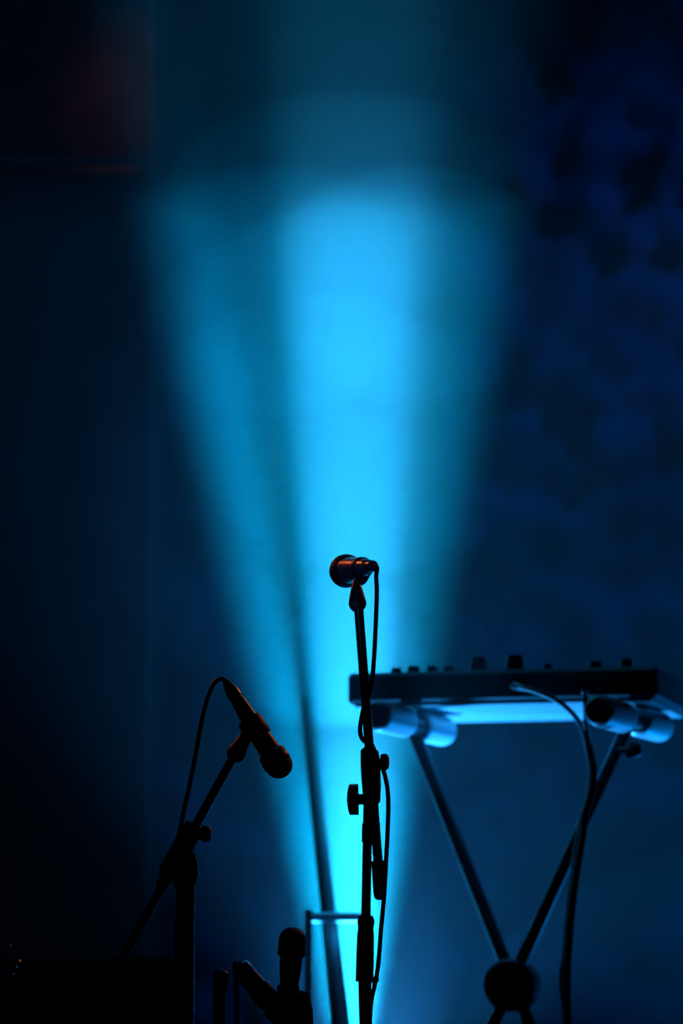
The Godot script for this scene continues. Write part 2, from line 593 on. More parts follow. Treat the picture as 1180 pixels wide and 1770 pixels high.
func build_synth_stand() -> void:
	var s := synth_axes()
	var y: float = s[0].y
	var w: Vector3 = s[3]
	var hub := Vector3(0.2881, 0.477, -0.86)
	var t := thing("keyboard_stand", Vector3(hub.x, 0, hub.z), "black X shaped keyboard stand under the synthesizer, round hub at its crossing", "stand")
	var n: Vector3 = -w
	var tops := [Vector3(0.121, 0.9117, -0.9), Vector3(0.4842, 0.8945, -0.76)]
	for i in 2:
		var top: Vector3 = tops[i]
		top.y = y - 0.03
		var c: Vector3 = hub + n * (0.014 if i == 1 else -0.014)
		var d := (c - top).normalized()
		var foot: Vector3 = c + d * ((c.y - 0.03) / -d.y)
		var st := begin()
		rod(st, top, foot, 0.0115)
		put("leg", st, "stand_steel", t)
		# floor bar under this leg
		st = begin()
		rod(st, foot + w * 0.2, foot - w * 0.2, 0.0125)
		var bar := put("foot_bar", st, "stand_steel", t)
		for e in [-1.0, 1.0]:
			st = begin()
			lathe(st, foot + w * 0.195 * e, w * e, [Vector2(0, 0.0126), Vector2(0, 0.022), Vector2(0.04, 0.022), Vector2(0.046, 0.016), Vector2(0.046, 0)], 20)
			put("rubber_end", st, "black_rubber", bar)
	# the carrying arms with padded ends
	var arms := [[Vector3(-0.0, 0, 0), 0], [Vector3.ZERO, 1]]
	for i in 2:
		var near: Vector3 = [Vector3(0.0577, 0.9311, -0.7), Vector3(0.4184, 0.9252, -0.6)][i]
		var far: Vector3 = [Vector3(0.1799, 0.9235, -1.02), Vector3(0.5503, 0.9192, -0.93)][i]
		near.y = y - 0.028
		far.y = y - 0.028
		var d := (far - near).normalized()
		var l := near.distance_to(far)
		var st := begin()
		rod(st, near + d * 0.01, far - d * 0.01, 0.017)
		var arm := put("carrying_arm", st, "stand_steel", t)
		for k in [[0.0, 0.42], [0.6, 1.0]]:
			st = begin()
			var o: Vector3 = near + d * l * k[0]
			var e: float = l * (k[1] - k[0])
			lathe(st, o, d, [Vector2(0, 0), Vector2(0, 0.02), Vector2(0.003, 0.0235), Vector2(0.009, 0.0258), Vector2(0.016, 0.0264), Vector2(e - 0.016, 0.0264), Vector2(e - 0.009, 0.0258), Vector2(e - 0.003, 0.0235), Vector2(e, 0.02), Vector2(e, 0)], 28)
			put("pad", st, "arm_sleeve", arm)
	# hub at the crossing, with its bolt
	var st2 := begin()
	lathe(st2, hub - n * 0.03, n, [Vector2(0, 0), Vector2(0, 0.04), Vector2(0.004, 0.0445), Vector2(0.056, 0.0445), Vector2(0.06, 0.04), Vector2(0.06, 0.016), Vector2(0.066, 0.015), Vector2(0.067, 0)], 36)
	put("hub", st2, "black_plastic", t)
	# locking knob by the right arm
	st2 = begin()
	var kn := Vector3(0.4721, 0.8652, -0.745)
	lathe(st2, kn, Vector3(1, 0, 0.1), [Vector2(-0.01, 0), Vector2(-0.01, 0.005), Vector2(0.004, 0.006), Vector2(0.004, 0.0125), Vector2(0.01, 0.0145), Vector2(0.022, 0.0135), Vector2(0.028, 0.009), Vector2(0.03, 0)], 24)
	put("locking_knob", st2, "black_plastic", t)


func build_synth_cables() -> void:
	var pts := curve([Vector3(0.2919, 0.9738, -0.765), Vector3(0.305, 0.9691, -0.735), Vector3(0.3281, 0.9604, -0.715), Vector3(0.358, 0.9446, -0.7), Vector3(0.3812, 0.9244, -0.69), Vector3(0.397, 0.9009, -0.685), Vector3(0.406, 0.8669, -0.68), Vector3(0.4114, 0.8286, -0.68), Vector3(0.4081, 0.7885, -0.68), Vector3(0.3963, 0.7503, -0.68), Vector3(0.3893, 0.7141, -0.68), Vector3(0.3802, 0.6571, -0.68), Vector3(0.3731, 0.6002, -0.68), Vector3(0.3658, 0.5245, -0.68), Vector3(0.3607, 0.4868, -0.68), Vector3(0.3642, 0.4398, -0.68), Vector3(0.3647, 0.3928, -0.68), Vector3(0.361, 0.2898, -0.68), Vector3(0.372, 0.1, -0.675), Vector3(0.366, 0.018, -0.655), Vector3(0.345, 0.0055, -0.6), Vector3(0.28, 0.0055, -0.45), Vector3(0.2, 0.0055, -0.3)])
	var t := thing("audio_cable", Vector3(0.37, 0, -0.64), "pale audio cable arching out of the synthesizer's rear panel and hanging down", "cable", "")
	var st := begin()
	tube(st, pts, 0.0045)
	put("cord", st, "pale_cable", t)
	st = begin()
	rod(st, Vector3(0.2867, 0.978, -0.779), Vector3(0.3016, 0.971, -0.745), 0.0062)
	put("plug", st, "plug_metal", t)
	pts = curve([Vector3(0.4073, 0.969, -0.745), Vector3(0.4066, 0.9616, -0.728), Vector3(0.4061, 0.9517, -0.715), Vector3(0.4058, 0.9118, -0.7), Vector3(0.4082, 0.8709, -0.67), Vector3(0.4153, 0.8277, -0.667), Vector3(0.4121, 0.7915, -0.667), Vector3(0.4012, 0.7515, -0.667), Vector3(0.3961, 0.7134, -0.667), Vector3(0.3861, 0.6565, -0.667), Vector3(0.378, 0.5997, -0.667), Vector3(0.3718, 0.5337, -0.667), Vector3(0.3695, 0.4866, -0.667), Vector3(0.3691, 0.449, -0.667), Vector3(0.3706, 0.3928, -0.667), Vector3(0.3678, 0.2901, -0.667), Vector3(0.388, 0.1, -0.655), Vector3(0.392, 0.02, -0.635), Vector3(0.41, 0.0075, -0.58), Vector3(0.45, 0.0075, -0.4), Vector3(0.5, 0.0075, -0.2)])
	t = thing("power_cable", Vector3(0.39, 0, -0.61), "black power cable dropping straight from the synthesizer beside the right leg", "cable", "")
	var rad := []
	for i in pts.size():
		var k := float(i) / 10.0
		rad.append(0.0038 if k < 3.5 else 0.0062)
	st = begin()
	tube(st, pts, rad)
	put("cord", st, "cable_jacket", t)
	st = begin()
	rod(st, Vector3(0.4081, 0.9731, -0.758), Vector3(0.4067, 0.9628, -0.73), 0.0065)
	put("plug", st, "black_plastic", t)


# ==================================================================== things in the beam
func build_pole_and_bracket() -> void:
	var p := Vector3(-0.002, 0.4129, -1.06)
	var q := Vector3(-0.0517, 0.8691, -1.25)
	var d := (q - p)
	var low: Vector3 = p - d * ((p.y - 0.012) / d.y)
	var top: Vector3 = p + d * 1.3
	var t := thing("tilted_pole", Vector3(low.x, 0, low.z), "dark tapered pole leaning back into the blue beam", "pole")
	var st := begin()
	tube(st, [low, p, p.lerp(q, 0.5), q, q.lerp(top, 0.95), top], [0.024, 0.0168, 0.0138, 0.0112, 0.0085, 0.004], 24)
	put("shaft", st, "pole_dark", t)
	st = begin()
	lathe(st, Vector3(low.x, 0, low.z), Vector3.UP, [Vector2(0, 0), Vector2(0, 0.06), Vector2(0.008, 0.06), Vector2(0.014, 0.03), Vector2(0.03, 0.026), Vector2(0.03, 0)], 28)
	put("foot", st, "pole_dark", t)

	var z := -1.09
	var l := Vector3(-0.0578, 0.598, -1.09)
	var r := Vector3(0.0436, 0.598, -1.09)
	t = thing("metal_bracket", Vector3((l.x + r.x) * 0.5, 0, z), "low metal bracket of two uprights and a crossbar standing over the floor lamp", "bracket")
	for c in [l, r]:
		st = begin()
		cbox(st, Vector3(c.x, c.y * 0.5 + 0.008, z), Vector3(0.007, c.y * 0.5 + 0.006, 0.016), Basis.IDENTITY, 0.0015)
		put("upright", st, "pole_dark", t)
	st = begin()
	cbox(st, Vector3((l.x + r.x) * 0.5, l.y, z), Vector3((r.x - l.x) * 0.5 + 0.006, 0.0085, 0.016), Basis.IDENTITY, 0.002)
	put("crossbar", st, "bracket_steel", t)


# ==================================================================== microphones
# head: centre of the round end; tail: middle of the connector end
func microphone(label: String, head: Vector3, tail: Vector3, r_head: float, r_collar: float, r_tail: float, round_head: bool, body: String) -> Node3D:
	var d := (tail - head).normalized()
	var l := head.distance_to(tail)
	var t := thing("microphone", head, label, "microphone", "")
	var st := begin()
	var prof := [Vector2(-r_head, 0)]
	for i in range(1, 12):
		var a := deg_to_rad(i * (135.0 if round_head else 90.0) / 11.0)
		prof.append(Vector2(-r_head * cos(a), r_head * sin(a)))
	var neck := -r_head * cos(deg_to_rad(135.0)) if round_head else r_head * 1.05
	if not round_head:
		prof.append(Vector2(neck, r_head * 0.99))
	prof.append(Vector2(neck + 0.001, r_collar * 0.9))
	lathe(st, head, d, prof, 36)
	var gr := put("grille", st, "grille_wire", t)
	st = begin()
	var rb := r_head * (0.78 if round_head else 1.03)
	lathe(st, head + d * (neck - 0.006), d, [Vector2(0, rb * 0.9), Vector2(0.001, rb * 1.0), Vector2(0.005, rb * 1.0), Vector2(0.009, r_collar)], 36)
	put("band", st, "plug_metal" if round_head else "mic_black", gr)
	st = begin()
	lathe(st, head + d * (neck - 0.001), d, [Vector2(0, r_collar * 0.8), Vector2(0.002, r_collar), Vector2(0.02, r_collar * 0.97), Vector2((l - neck) * 0.55, (r_collar + r_tail) * 0.5), Vector2(l - neck - 0.004, r_tail), Vector2(l - neck, r_tail * 0.92), Vector2(l - neck, 0)], 32)
	put("handle", st, body, t)
	return t


func mic_cable(called_label: String, end: Vector3, back: Vector3, route: Array, r: float, base: Vector3, plug: Array) -> Node3D:
	# back: direction in which the connector leaves the microphone
	var t := thing("microphone_cable", base, called_label, "cable", "")
	var st := begin()
	tube(st, curve(route), r)
	put("cord", st, "cable_jacket", t)
	st = begin()
	lathe(st, end - back * 0.003, back, plug, 28)
	put("plug", st, "plug_metal", t)
	return t


func tripod(t: Node3D, o: Vector3, reach: float, h: float, turn: float) -> void:
	for k in 3:
		var a := turn + TAU * k / 3.0
		var e := o + Vector3(cos(a) * reach, 0.01, sin(a) * reach)
		var st := begin()
		rod(st, o + Vector3(cos(a) * 0.016, h, sin(a) * 0.016), e, 0.008, 0.007)
		var leg := put("leg", st, "black_lacquer", t)
		st = begin()
		lathe(st, e - Vector3(cos(a), 0, sin(a)) * 0.012, Vector3(cos(a), -0.1, sin(a)), [Vector2(0, 0), Vector2(0, 0.0085), Vector2(0.03, 0.0095), Vector2(0.036, 0.006), Vector2(0.036, 0)], 16)
		put("rubber_tip", st, "black_rubber", leg)
	var st2 := begin()
	lathe(st2, o + Vector3(0, h - 0.03, 0), Vector3.UP, [Vector2(0, 0.009), Vector2(0, 0.02), Vector2(0.004, 0.023), Vector2(0.05, 0.023), Vector2(0.06, 0.015), Vector2(0.06, 0.009)], 24)
	put("leg_hub", st2, "black_plastic", t)


func build_front_mic() -> void:
	var foot := Vector3(0.045, 0, 0)
	var t := thing("microphone_stand", foot, "black boom microphone stand in front of the bright beam, boom nearly upright", "microphone stand", "")
	var st := begin()
	tripod(t, foot, 0.3, 0.22, 0.35)
	rod(st, foot + Vector3(0, 0.02, 0), Vector3(0.0338, 0.4762, 0), 0.0095)
	put("lower_tube", st, "black_lacquer", t)
	st = begin()
	rod(st, Vector3(0.0338, 0.4762, 0), Vector3(0.0391, 0.7336, 0), 0.0068)
	put("upper_tube", st, "black_lacquer", t)
	st = begin()
	var lo := Vector3(0.0334, 0.4703, 0)
	var hi := Vector3(0.036, 0.5661, 0)
	var l := lo.distance_to(hi)
	lathe(st, lo, hi - lo, [Vector2(0, 0), Vector2(0, 0.0128), Vector2(0.002, 0.013), Vector2(l * 0.5, 0.0128), Vector2(l * 0.75, 0.0122), Vector2(l * 0.76, 0.0115), Vector2(l * 0.86, 0.0115), Vector2(l * 0.87, 0.0126), Vector2(l - 0.006, 0.0124), Vector2(l, 0.0098), Vector2(l, 0.0)], 32)
	put("height_clutch", st, "black_rubber", t)
	# small clip on the lower right of the clutch
	st = begin()
	slab(st, [Vector3(0.0448, 0.4778, 0), Vector3(0.0549, 0.4762, 0), Vector3(0.0549, 0.4703, 0), Vector3(0.0448, 0.4678, 0)], 0.012)
	put("cable_clip", st, "black_plastic", t)
	# boom clamp
	st = begin()
	slab(st, [Vector3(0.0281, 0.807, 0.008), Vector3(0.0328, 0.8113, 0.008), Vector3(0.0451, 0.8138, 0.008), Vector3(0.0544, 0.8053, 0.008), Vector3(0.057, 0.7832, 0.008), Vector3(0.0578, 0.7543, 0.008), Vector3(0.0569, 0.7331, 0.008), Vector3(0.0518, 0.7276, 0.008), Vector3(0.0509, 0.7204, 0.008), Vector3(0.0373, 0.7144, 0.008), Vector3(0.0335, 0.717, 0.008), Vector3(0.0323, 0.7331, 0.008), Vector3(0.0297, 0.7611, 0.008), Vector3(0.0281, 0.7866, 0.008)], 0.034, 0.004)
	put("boom_clamp", st, "black_plastic", t)
	st = begin()
	lathe(st, Vector3(0.0385, 0.6734, 0), Vector3(0.0391, 0.7056, 0) - Vector3(0.0385, 0.6734, 0), [Vector2(0, 0), Vector2(0, 0.0088), Vector2(0.026, 0.0088), Vector2(0.033, 0.006), Vector2(0.033, 0)], 24)
	put("collar", st, "black_plastic", t)
	# left clamp knob
	st = begin()
	lathe(st, Vector3(0.034, 0.7363, 0.004), Vector3(-1, -0.02, 0), [Vector2(0, 0), Vector2(0, 0.0078), Vector2(0.0088, 0.0078), Vector2(0.0089, 0.0222), Vector2(0.0095, 0.0228), Vector2(0.0215, 0.0226), Vector2(0.0228, 0.0216), Vector2(0.0252, 0.0124), Vector2(0.0262, 0)], 24)
	put("clamp_knob", st, "black_plastic", t)
	st = begin()
	lathe(st, Vector3(0.0536, 0.7909, 0.008), Vector3(1, -0.02, 0), [Vector2(0, 0), Vector2(0, 0.005), Vector2(0.003, 0.005), Vector2(0.0035, 0.0105), Vector2(0.007, 0.0125), Vector2(0.0125, 0.0122), Vector2(0.0155, 0.0095), Vector2(0.0165, 0.005), Vector2(0.0168, 0)], 20)
	put("tension_knob", st, "black_plastic", t)
	# boom with its rubber grip
	st = begin()
	rod(st, Vector3(0.0243, 1.0293, 0.026), Vector3(0.054, 0.635, 0.026), 0.0069)
	put("boom", st, "black_lacquer", t)
	st = begin()
	lo = Vector3(0.0565, 0.5879, 0.026)
	hi = Vector3(0.053, 0.6451, 0.026)
	l = lo.distance_to(hi)
	lathe(st, lo, hi - lo, [Vector2(0, 0), Vector2(0.0005, 0.004), Vector2(0.003, 0.0078), Vector2(0.007, 0.0092), Vector2(0.012, 0.0094), Vector2(l - 0.003, 0.0096), Vector2(l, 0.009), Vector2(l, 0)], 28)
	put("boom_grip", st, "black_rubber", t)
	# swivel nut and clip
	st = begin()
	lo = Vector3(0.0241, 1.0138, 0.026)
	hi = Vector3(0.0218, 1.055, 0.012)
	l = lo.distance_to(hi)
	lathe(st, lo, hi - lo, [Vector2(0, 0), Vector2(0, 0.0085), Vector2(0.004, 0.0115), Vector2(0.009, 0.0131), Vector2(0.015, 0.0126), Vector2(l - 0.012, 0.0092), Vector2(l - 0.003, 0.007), Vector2(l, 0.005), Vector2(l, 0)], 28)
	put("swivel_nut", st, "black_plastic", t)
	var head := Vector3(0.007, 1.0852, -0.085)
	var tail := Vector3(0.0392, 1.0762, 0.036)
	var d := (tail - head).normalized()
	st = begin()
	lathe(st, head + d * 0.082, d, [Vector2(0, 0.0146), Vector2(0, 0.0164), Vector2(0.0015, 0.0168), Vector2(0.013, 0.0162), Vector2(0.0145, 0.0154), Vector2(0.0145, 0.0135)], 28)
	tube(st, curve([head + d * 0.088 + Vector3(0.001, -0.008, 0), head + d * 0.086 + Vector3(-0.0005, -0.018, 0.002), Vector3(0.0223, 1.0561, 0.01), Vector3(0.0222, 1.0499, 0.012)], 6), [0.0125, 0.0123, 0.0118, 0.011, 0.0102, 0.0094, 0.0086, 0.0078, 0.007, 0.0065, 0.006, 0.0058, 0.0056, 0.0055, 0.0054, 0.0053, 0.0052, 0.0052, 0.0052], 18)
	put("mic_clip", st, "black_plastic", t)

	microphone("round headed vocal microphone on the front stand, seen from behind", head, tail, 0.0256, 0.0196, 0.0118, true, "mic_body")
	mic_cable("black cable hanging from the front round microphone down its stand", tail, d, [tail + d * 0.032, tail + d * 0.042 + Vector3(0.002, -0.003, 0), Vector3(0.0508, 1.0579, 0.066), Vector3(0.0517, 1.0385, 0.064), Vector3(0.0508, 1.0051, 0.058), Vector3(0.0492, 0.9676, 0.05), Vector3(0.0475, 0.9383, 0.045), Vector3(0.0449, 0.9088, 0.042), Vector3(0.0398, 0.8877, 0.04), Vector3(0.0322, 0.8668, 0.037), Vector3(0.0275, 0.8416, 0.033), Vector3(0.028, 0.8293, 0.028), Vector3(0.0323, 0.8213, 0.022), Vector3(0.0391, 0.8186, 0.012), Vector3(0.0443, 0.8182, -0.004), Vector3(0.0496, 0.8071, -0.016), Vector3(0.0555, 0.7918, -0.016), Vector3(0.0623, 0.7777, -0.01), Vector3(0.0673, 0.7552, -0.006), Vector3(0.0689, 0.7296, -0.005), Vector3(0.068, 0.6956, -0.004), Vector3(0.0654, 0.6447, -0.003), Vector3(0.0627, 0.5982, -0.002), Vector3(0.0584, 0.5518, 0), Vector3(0.0558, 0.5181, 0), Vector3(0.0532, 0.4912, 0.002), Vector3(0.049, 0.4677, 0.003), Vector3(0.0447, 0.4493, 0.004), Vector3(0.0422, 0.4301, 0.005), Vector3(0.0404, 0.3842, 0.008), Vector3(0.0394, 0.2596, 0.012), Vector3(0.05, 0.3, 0.014), Vector3(0.075, 0.06, 0.05), Vector3(0.13, 0.005, 0.12), Vector3(0.3, 0.005, 0.3)], 0.0033, Vector3(0.08, 0, 0.05), [Vector2(0, 0), Vector2(0, 0.0084), Vector2(0.008, 0.0088), Vector2(0.0085, 0.0093), Vector2(0.013, 0.0093), Vector2(0.0135, 0.0088), Vector2(0.0285, 0.0086), Vector2(0.031, 0.0075), Vector2(0.0315, 0.0045), Vector2(0.034, 0.004), Vector2(0.034, 0)])


func build_side_mic() -> void:
	var pole_top := Vector3(-0.2286, 0.6307, -0.03)
	var foot := Vector3(pole_top.x, 0, -0.03)
	var t := thing("microphone_stand", foot, "black boom microphone stand at left, its boom slanting up to the right", "microphone stand", "")
	tripod(t, foot, 0.32, 0.2, 1.1)
	var st := begin()
	rod(st, foot + Vector3(0, 0.02, 0), Vector3(-0.2284, 0.5993, -0.03), 0.0124)
	put("pole", st, "black_lacquer", t)
	st = begin()
	lathe(st, Vector3(-0.2283, 0.5865, -0.03), Vector3.UP, [Vector2(0, 0), Vector2(0, 0.0125), Vector2(0.003, 0.0132), Vector2(0.02, 0.0132), Vector2(0.024, 0.0105), Vector2(0.04, 0.01), Vector2(0.04, 0)], 24)
	put("collar", st, "black_plastic", t)
	# round swivel joint
	st = begin()
	lathe(st, Vector3(-0.23, 0.6347, -0.045), Vector3(0, 0, 1), [Vector2(0, 0), Vector2(0, 0.017), Vector2(0.002, 0.019), Vector2(0.026, 0.019), Vector2(0.028, 0.017), Vector2(0.028, 0)], 28)
	put("swivel_joint", st, "black_plastic", t)
	st = begin()
	slab(st, [Vector3(-0.2283, 0.6608, -0.02), Vector3(-0.2155, 0.6608, -0.02), Vector3(-0.2112, 0.6438, -0.02), Vector3(-0.2102, 0.6268, -0.02), Vector3(-0.2136, 0.615, -0.02), Vector3(-0.217, 0.6082, -0.02), Vector3(-0.2416, 0.6116, -0.02), Vector3(-0.2485, 0.6133, -0.02)], 0.02, 0.003)
	put("joint_plate", st, "black_plastic", t)
	# boom
	var b0 := Vector3(-0.3379, 0.4711, 0)
	var b1 := Vector3(-0.1551, 0.8059, 0)
	st = begin()
	rod(st, b0, b1, 0.0068)
	put("boom", st, "black_lacquer", t)
	st = begin()
	var lo := Vector3(-0.2582, 0.6201, 0)
	var hi := Vector3(-0.215, 0.6996, 0)
	var l := lo.distance_to(hi)
	lathe(st, lo, hi - lo, [Vector2(0, 0), Vector2(0, 0.008), Vector2(0.004, 0.0125), Vector2(0.012, 0.0158), Vector2(l - 0.022, 0.0158), Vector2(l - 0.016, 0.0148), Vector2(l - 0.002, 0.0138), Vector2(l, 0.012), Vector2(l, 0)], 28)
	put("boom_sleeve", st, "black_plastic", t)
	st = begin()
	lathe(st, Vector3(-0.2183, 0.6869, 0), Vector3(1, -0.04, 0), [Vector2(0, 0), Vector2(0, 0.009), Vector2(0.0135, 0.009), Vector2(0.014, 0.0115), Vector2(0.017, 0.0125), Vector2(0.0235, 0.012), Vector2(0.0265, 0.0095), Vector2(0.0275, 0.005), Vector2(0.0278, 0)], 20)
	put("boom_knob", st, "black_plastic", t)
	st = begin()
	lathe(st, Vector3(-0.2586, 0.6184, 0), b0 - b1, [Vector2(0, 0), Vector2(0, 0.0095), Vector2(0.012, 0.009), Vector2(0.014, 0.0065), Vector2(0.014, 0)], 20)
	put("sleeve_collar", st, "black_plastic", t)
	# swivel nut
	st = begin()
	lo = Vector3(-0.1601, 0.7948, 0)
	hi = Vector3(-0.1415, 0.8281, 0)
	l = lo.distance_to(hi)
	lathe(st, lo, hi - lo, [Vector2(0, 0), Vector2(0, 0.0095), Vector2(0.003, 0.0125), Vector2(0.009, 0.0142), Vector2(0.014, 0.0138), Vector2(l - 0.008, 0.0102), Vector2(l, 0.0092), Vector2(l, 0)], 28)
	put("swivel_nut", st, "black_plastic", t)
	# clip round the microphone
	var head := Vector3(-0.0924, 0.7872, 0)
	var tail := Vector3(-0.1545, 0.8845, 0)
	var d := (tail - head).normalized()
	st = begin()
	lathe(st, Vector3(-0.1198, 0.8281, 0), Vector3(-0.1373, 0.8554, 0) - Vector3(-0.1198, 0.8281, 0), [Vector2(0, 0.0146), Vector2(0.0, 0.0182), Vector2(0.002, 0.0192), Vector2(0.029, 0.0184), Vector2(0.0325, 0.0166), Vector2(0.0325, 0.0128)], 32)
	lathe(st, Vector3(-0.1474, 0.817, 0), Vector3(-0.1305, 0.8418, 0) - Vector3(-0.1474, 0.817, 0), [Vector2(0, 0), Vector2(0, 0.0098), Vector2(0.012, 0.0105), Vector2(0.022, 0.0135), Vector2(0.024, 0)], 24)
	put("mic_clip", st, "black_plastic", t)

	var m := microphone("black microphone in profile on the left boom, head pointing down to the right", head, tail, 0.0205, 0.0162, 0.0108, false, "mic_black")
	# stepped head ring and switch of this model
	st = begin()
	lathe(st, Vector3(-0.1065, 0.8085, 0), Vector3(-0.0924, 0.7872, 0) - Vector3(-0.1065, 0.8085, 0), [Vector2(0, 0.0165), Vector2(0.0005, 0.0178), Vector2(0.009, 0.0182), Vector2(0.0095, 0.0195), Vector2(0.014, 0.0216), Vector2(0.024, 0.0216), Vector2(0.0255, 0.0205)], 32)
	put("head_ring", st, "mic_black", m)
	st = begin()
	cbox(st, Vector3(-0.1489, 0.8674, 0), Vector3(0.0018, 0.009, 0.003), Basis(Vector3(0, 0, 1), 0.55), 0.0008)
	put("switch", st, "plug_metal", m)
	mic_cable("black cable looping over from the left microphone down its boom", tail, d, [Vector3(-0.17, 0.9085, 0), Vector3(-0.1743, 0.9137, 0), Vector3(-0.1794, 0.9137, 0), Vector3(-0.1871, 0.9085, 0), Vector3(-0.1964, 0.8888, 0), Vector3(-0.2039, 0.8614, 0), Vector3(-0.2097, 0.8315, 0), Vector3(-0.2155, 0.7974, 0), Vector3(-0.2238, 0.7548, 0), Vector3(-0.2312, 0.7208, 0), Vector3(-0.2364, 0.6956, -0.004), Vector3(-0.2417, 0.6723, -0.012), Vector3(-0.2444, 0.6455, -0.02), Vector3(-0.2436, 0.6161, -0.026), Vector3(-0.2394, 0.5967, -0.03), Vector3(-0.2409, 0.5521, -0.012), Vector3(-0.2429, 0.4763, -0.01), Vector3(-0.2432, 0.3841, -0.01), Vector3(-0.245, 0.2, -0.01), Vector3(-0.25, 0.03, 0.02), Vector3(-0.26, 0.0052, 0.07), Vector3(-0.4, 0.0052, 0.3)], 0.0034, Vector3(-0.25, 0, 0.02), [Vector2(0, 0), Vector2(0, 0.0092), Vector2(0.006, 0.0096), Vector2(0.007, 0.0106), Vector2(0.012, 0.0106), Vector2(0.018, 0.0098), Vector2(0.026, 0.0074), Vector2(0.033, 0.005), Vector2(0.035, 0.0042), Vector2(0.035, 0)])


func build_low_mics() -> void:
	# low stand whose clip carries the tilted microphone
	var top := Vector3(-0.0705, 0.447, -0.1)
	var foot := Vector3(top.x, 0, -0.1)
	var t := thing("microphone_stand", foot, "short dark microphone stand at the bottom edge, below two microphones", "microphone stand", "")
	var st := begin()
	lathe(st, foot, Vector3.UP, [Vector2(0, 0), Vector2(0, 0.12), Vector2(0.008, 0.122), Vector2(0.016, 0.11), Vector2(0.022, 0.02), Vector2(0.04, 0.014), Vector2(0.04, 0)], 36)
	put("base", st, "black_lacquer", t)
	st = begin()
	rod(st, foot + Vector3(0, 0.02, 0), top, 0.012)
	put("pole", st, "black_lacquer", t)
	st = begin()
	slab(st, [Vector3(-0.1006, 0.4436, -0.1), Vector3(-0.0886, 0.4555, -0.1), Vector3(-0.0602, 0.459, -0.1), Vector3(-0.0481, 0.4555, -0.1), Vector3(-0.043, 0.4308, -0.1), Vector3(-0.0412, 0.4053, -0.1), Vector3(-0.0394, 0.3501, -0.1), Vector3(-0.1029, 0.3501, -0.1), Vector3(-0.1005, 0.4053, -0.1)], 0.05, 0.006)
	put("boom_clamp", st, "black_plastic", t)
	var head := Vector3(-0.1026, 0.4391, -0.07)
	var tail := Vector3(-0.1421, 0.4832, -0.07)
	var d := (tail - head).normalized()
	st = begin()
	lathe(st, head + d * 0.006, d, [Vector2(0, 0), Vector2(0, 0.0175), Vector2(0.003, 0.0185), Vector2(0.024, 0.018), Vector2(0.026, 0.0165), Vector2(0.026, 0.014)], 28)
	tube(st, [head + d * 0.014 + Vector3(0.004, -0.008, -0.004), Vector3(-0.0892, 0.4308, -0.09), Vector3(-0.0808, 0.4249, -0.1)], [0.013, 0.012, 0.011], 18)
	put("mic_clip", st, "black_plastic", t)
	microphone("dark tilted microphone at the bottom edge, cable end pointing up left", Vector3(-0.0854, 0.4204, -0.07), tail, 0.0195, 0.0164, 0.0152, false, "mic_black")
	mic_cable("thin black cable hanging straight down from the low tilted microphone", tail, d, [Vector3(-0.1549, 0.4977, -0.07), Vector3(-0.1571, 0.4977, -0.07), Vector3(-0.1575, 0.4892, -0.07), Vector3(-0.1557, 0.4688, -0.07), Vector3(-0.1547, 0.4348, -0.07), Vector3(-0.1545, 0.3841, -0.07), Vector3(-0.155, 0.15, -0.07), Vector3(-0.16, 0.0045, -0.05), Vector3(-0.3, 0.0045, 0.1)], 0.004, Vector3(-0.16, 0, -0.05), [Vector2(0, 0), Vector2(0, 0.0145), Vector2(0.002, 0.0155), Vector2(0.01, 0.0157), Vector2(0.016, 0.0145), Vector2(0.02, 0.011), Vector2(0.0225, 0.005), Vector2(0.023, 0)])
	# upright microphone in front of it
	microphone("dark upright microphone at the bottom edge, rounded head on top", Vector3(-0.0723, 0.5314, -0.06), Vector3(-0.0785, 0.45, -0.06), 0.0206, 0.0168, 0.0128, false, "mic_black")
	t = thing("microphone_stand", Vector3(-0.082, 0, -0.06), "slim dark post that holds the low upright microphone", "microphone stand", "")
	st = begin()
	rod(st, Vector3(-0.082, 0.012, -0.06), Vector3(-0.0793, 0.4331, -0.06), 0.009)
	put("pole", st, "black_lacquer", t)
	st = begin()
	lathe(st, Vector3(-0.082, 0, -0.06), Vector3.UP, [Vector2(0, 0), Vector2(0, 0.07), Vector2(0.008, 0.07), Vector2(0.014, 0.02), Vector2(0.014, 0)], 28)
	put("base", st, "black_lacquer", t)
	st = begin()
	lathe(st, Vector3(-0.0793, 0.4305, -0.06), Vector3(0.02, 1, 0), [Vector2(0, 0), Vector2(0, 0.012), Vector2(0.004, 0.015), Vector2(0.034, 0.0165), Vector2(0.036, 0.0155), Vector2(0.036, 0)], 24)
	put("mic_clip", st, "black_plastic", t)
	# stub of another stand further left
	var p := Vector3(-0.1783, 0.4829, 0)
	t = thing("stand_post", Vector3(p.x, 0, 0), "short dark post with a rounded knob, left of the low microphones", "post")
	st = begin()
	rod(st, Vector3(p.x, 0.01, 0), p, 0.0095)
	put("pole", st, "black_lacquer", t)
	st = begin()
	lathe(st, Vector3(-0.1782, 0.4577, 0), Vector3(0.1, 1, 0), [Vector2(0, 0), Vector2(0, 0.0105), Vector2(0.012, 0.0112), Vector2(0.026, 0.0108), Vector2(0.03, 0.007), Vector2(0.031, 0)], 24)
	put("cap", st, "black_plastic", t)
	st = begin()
	lathe(st, Vector3(p.x, 0, 0), Vector3.UP, [Vector2(0, 0), Vector2(0, 0.09), Vector2(0.01, 0.09), Vector2(0.016, 0.02), Vector2(0.016, 0)], 28)
	put("base", st, "black_lacquer", t)


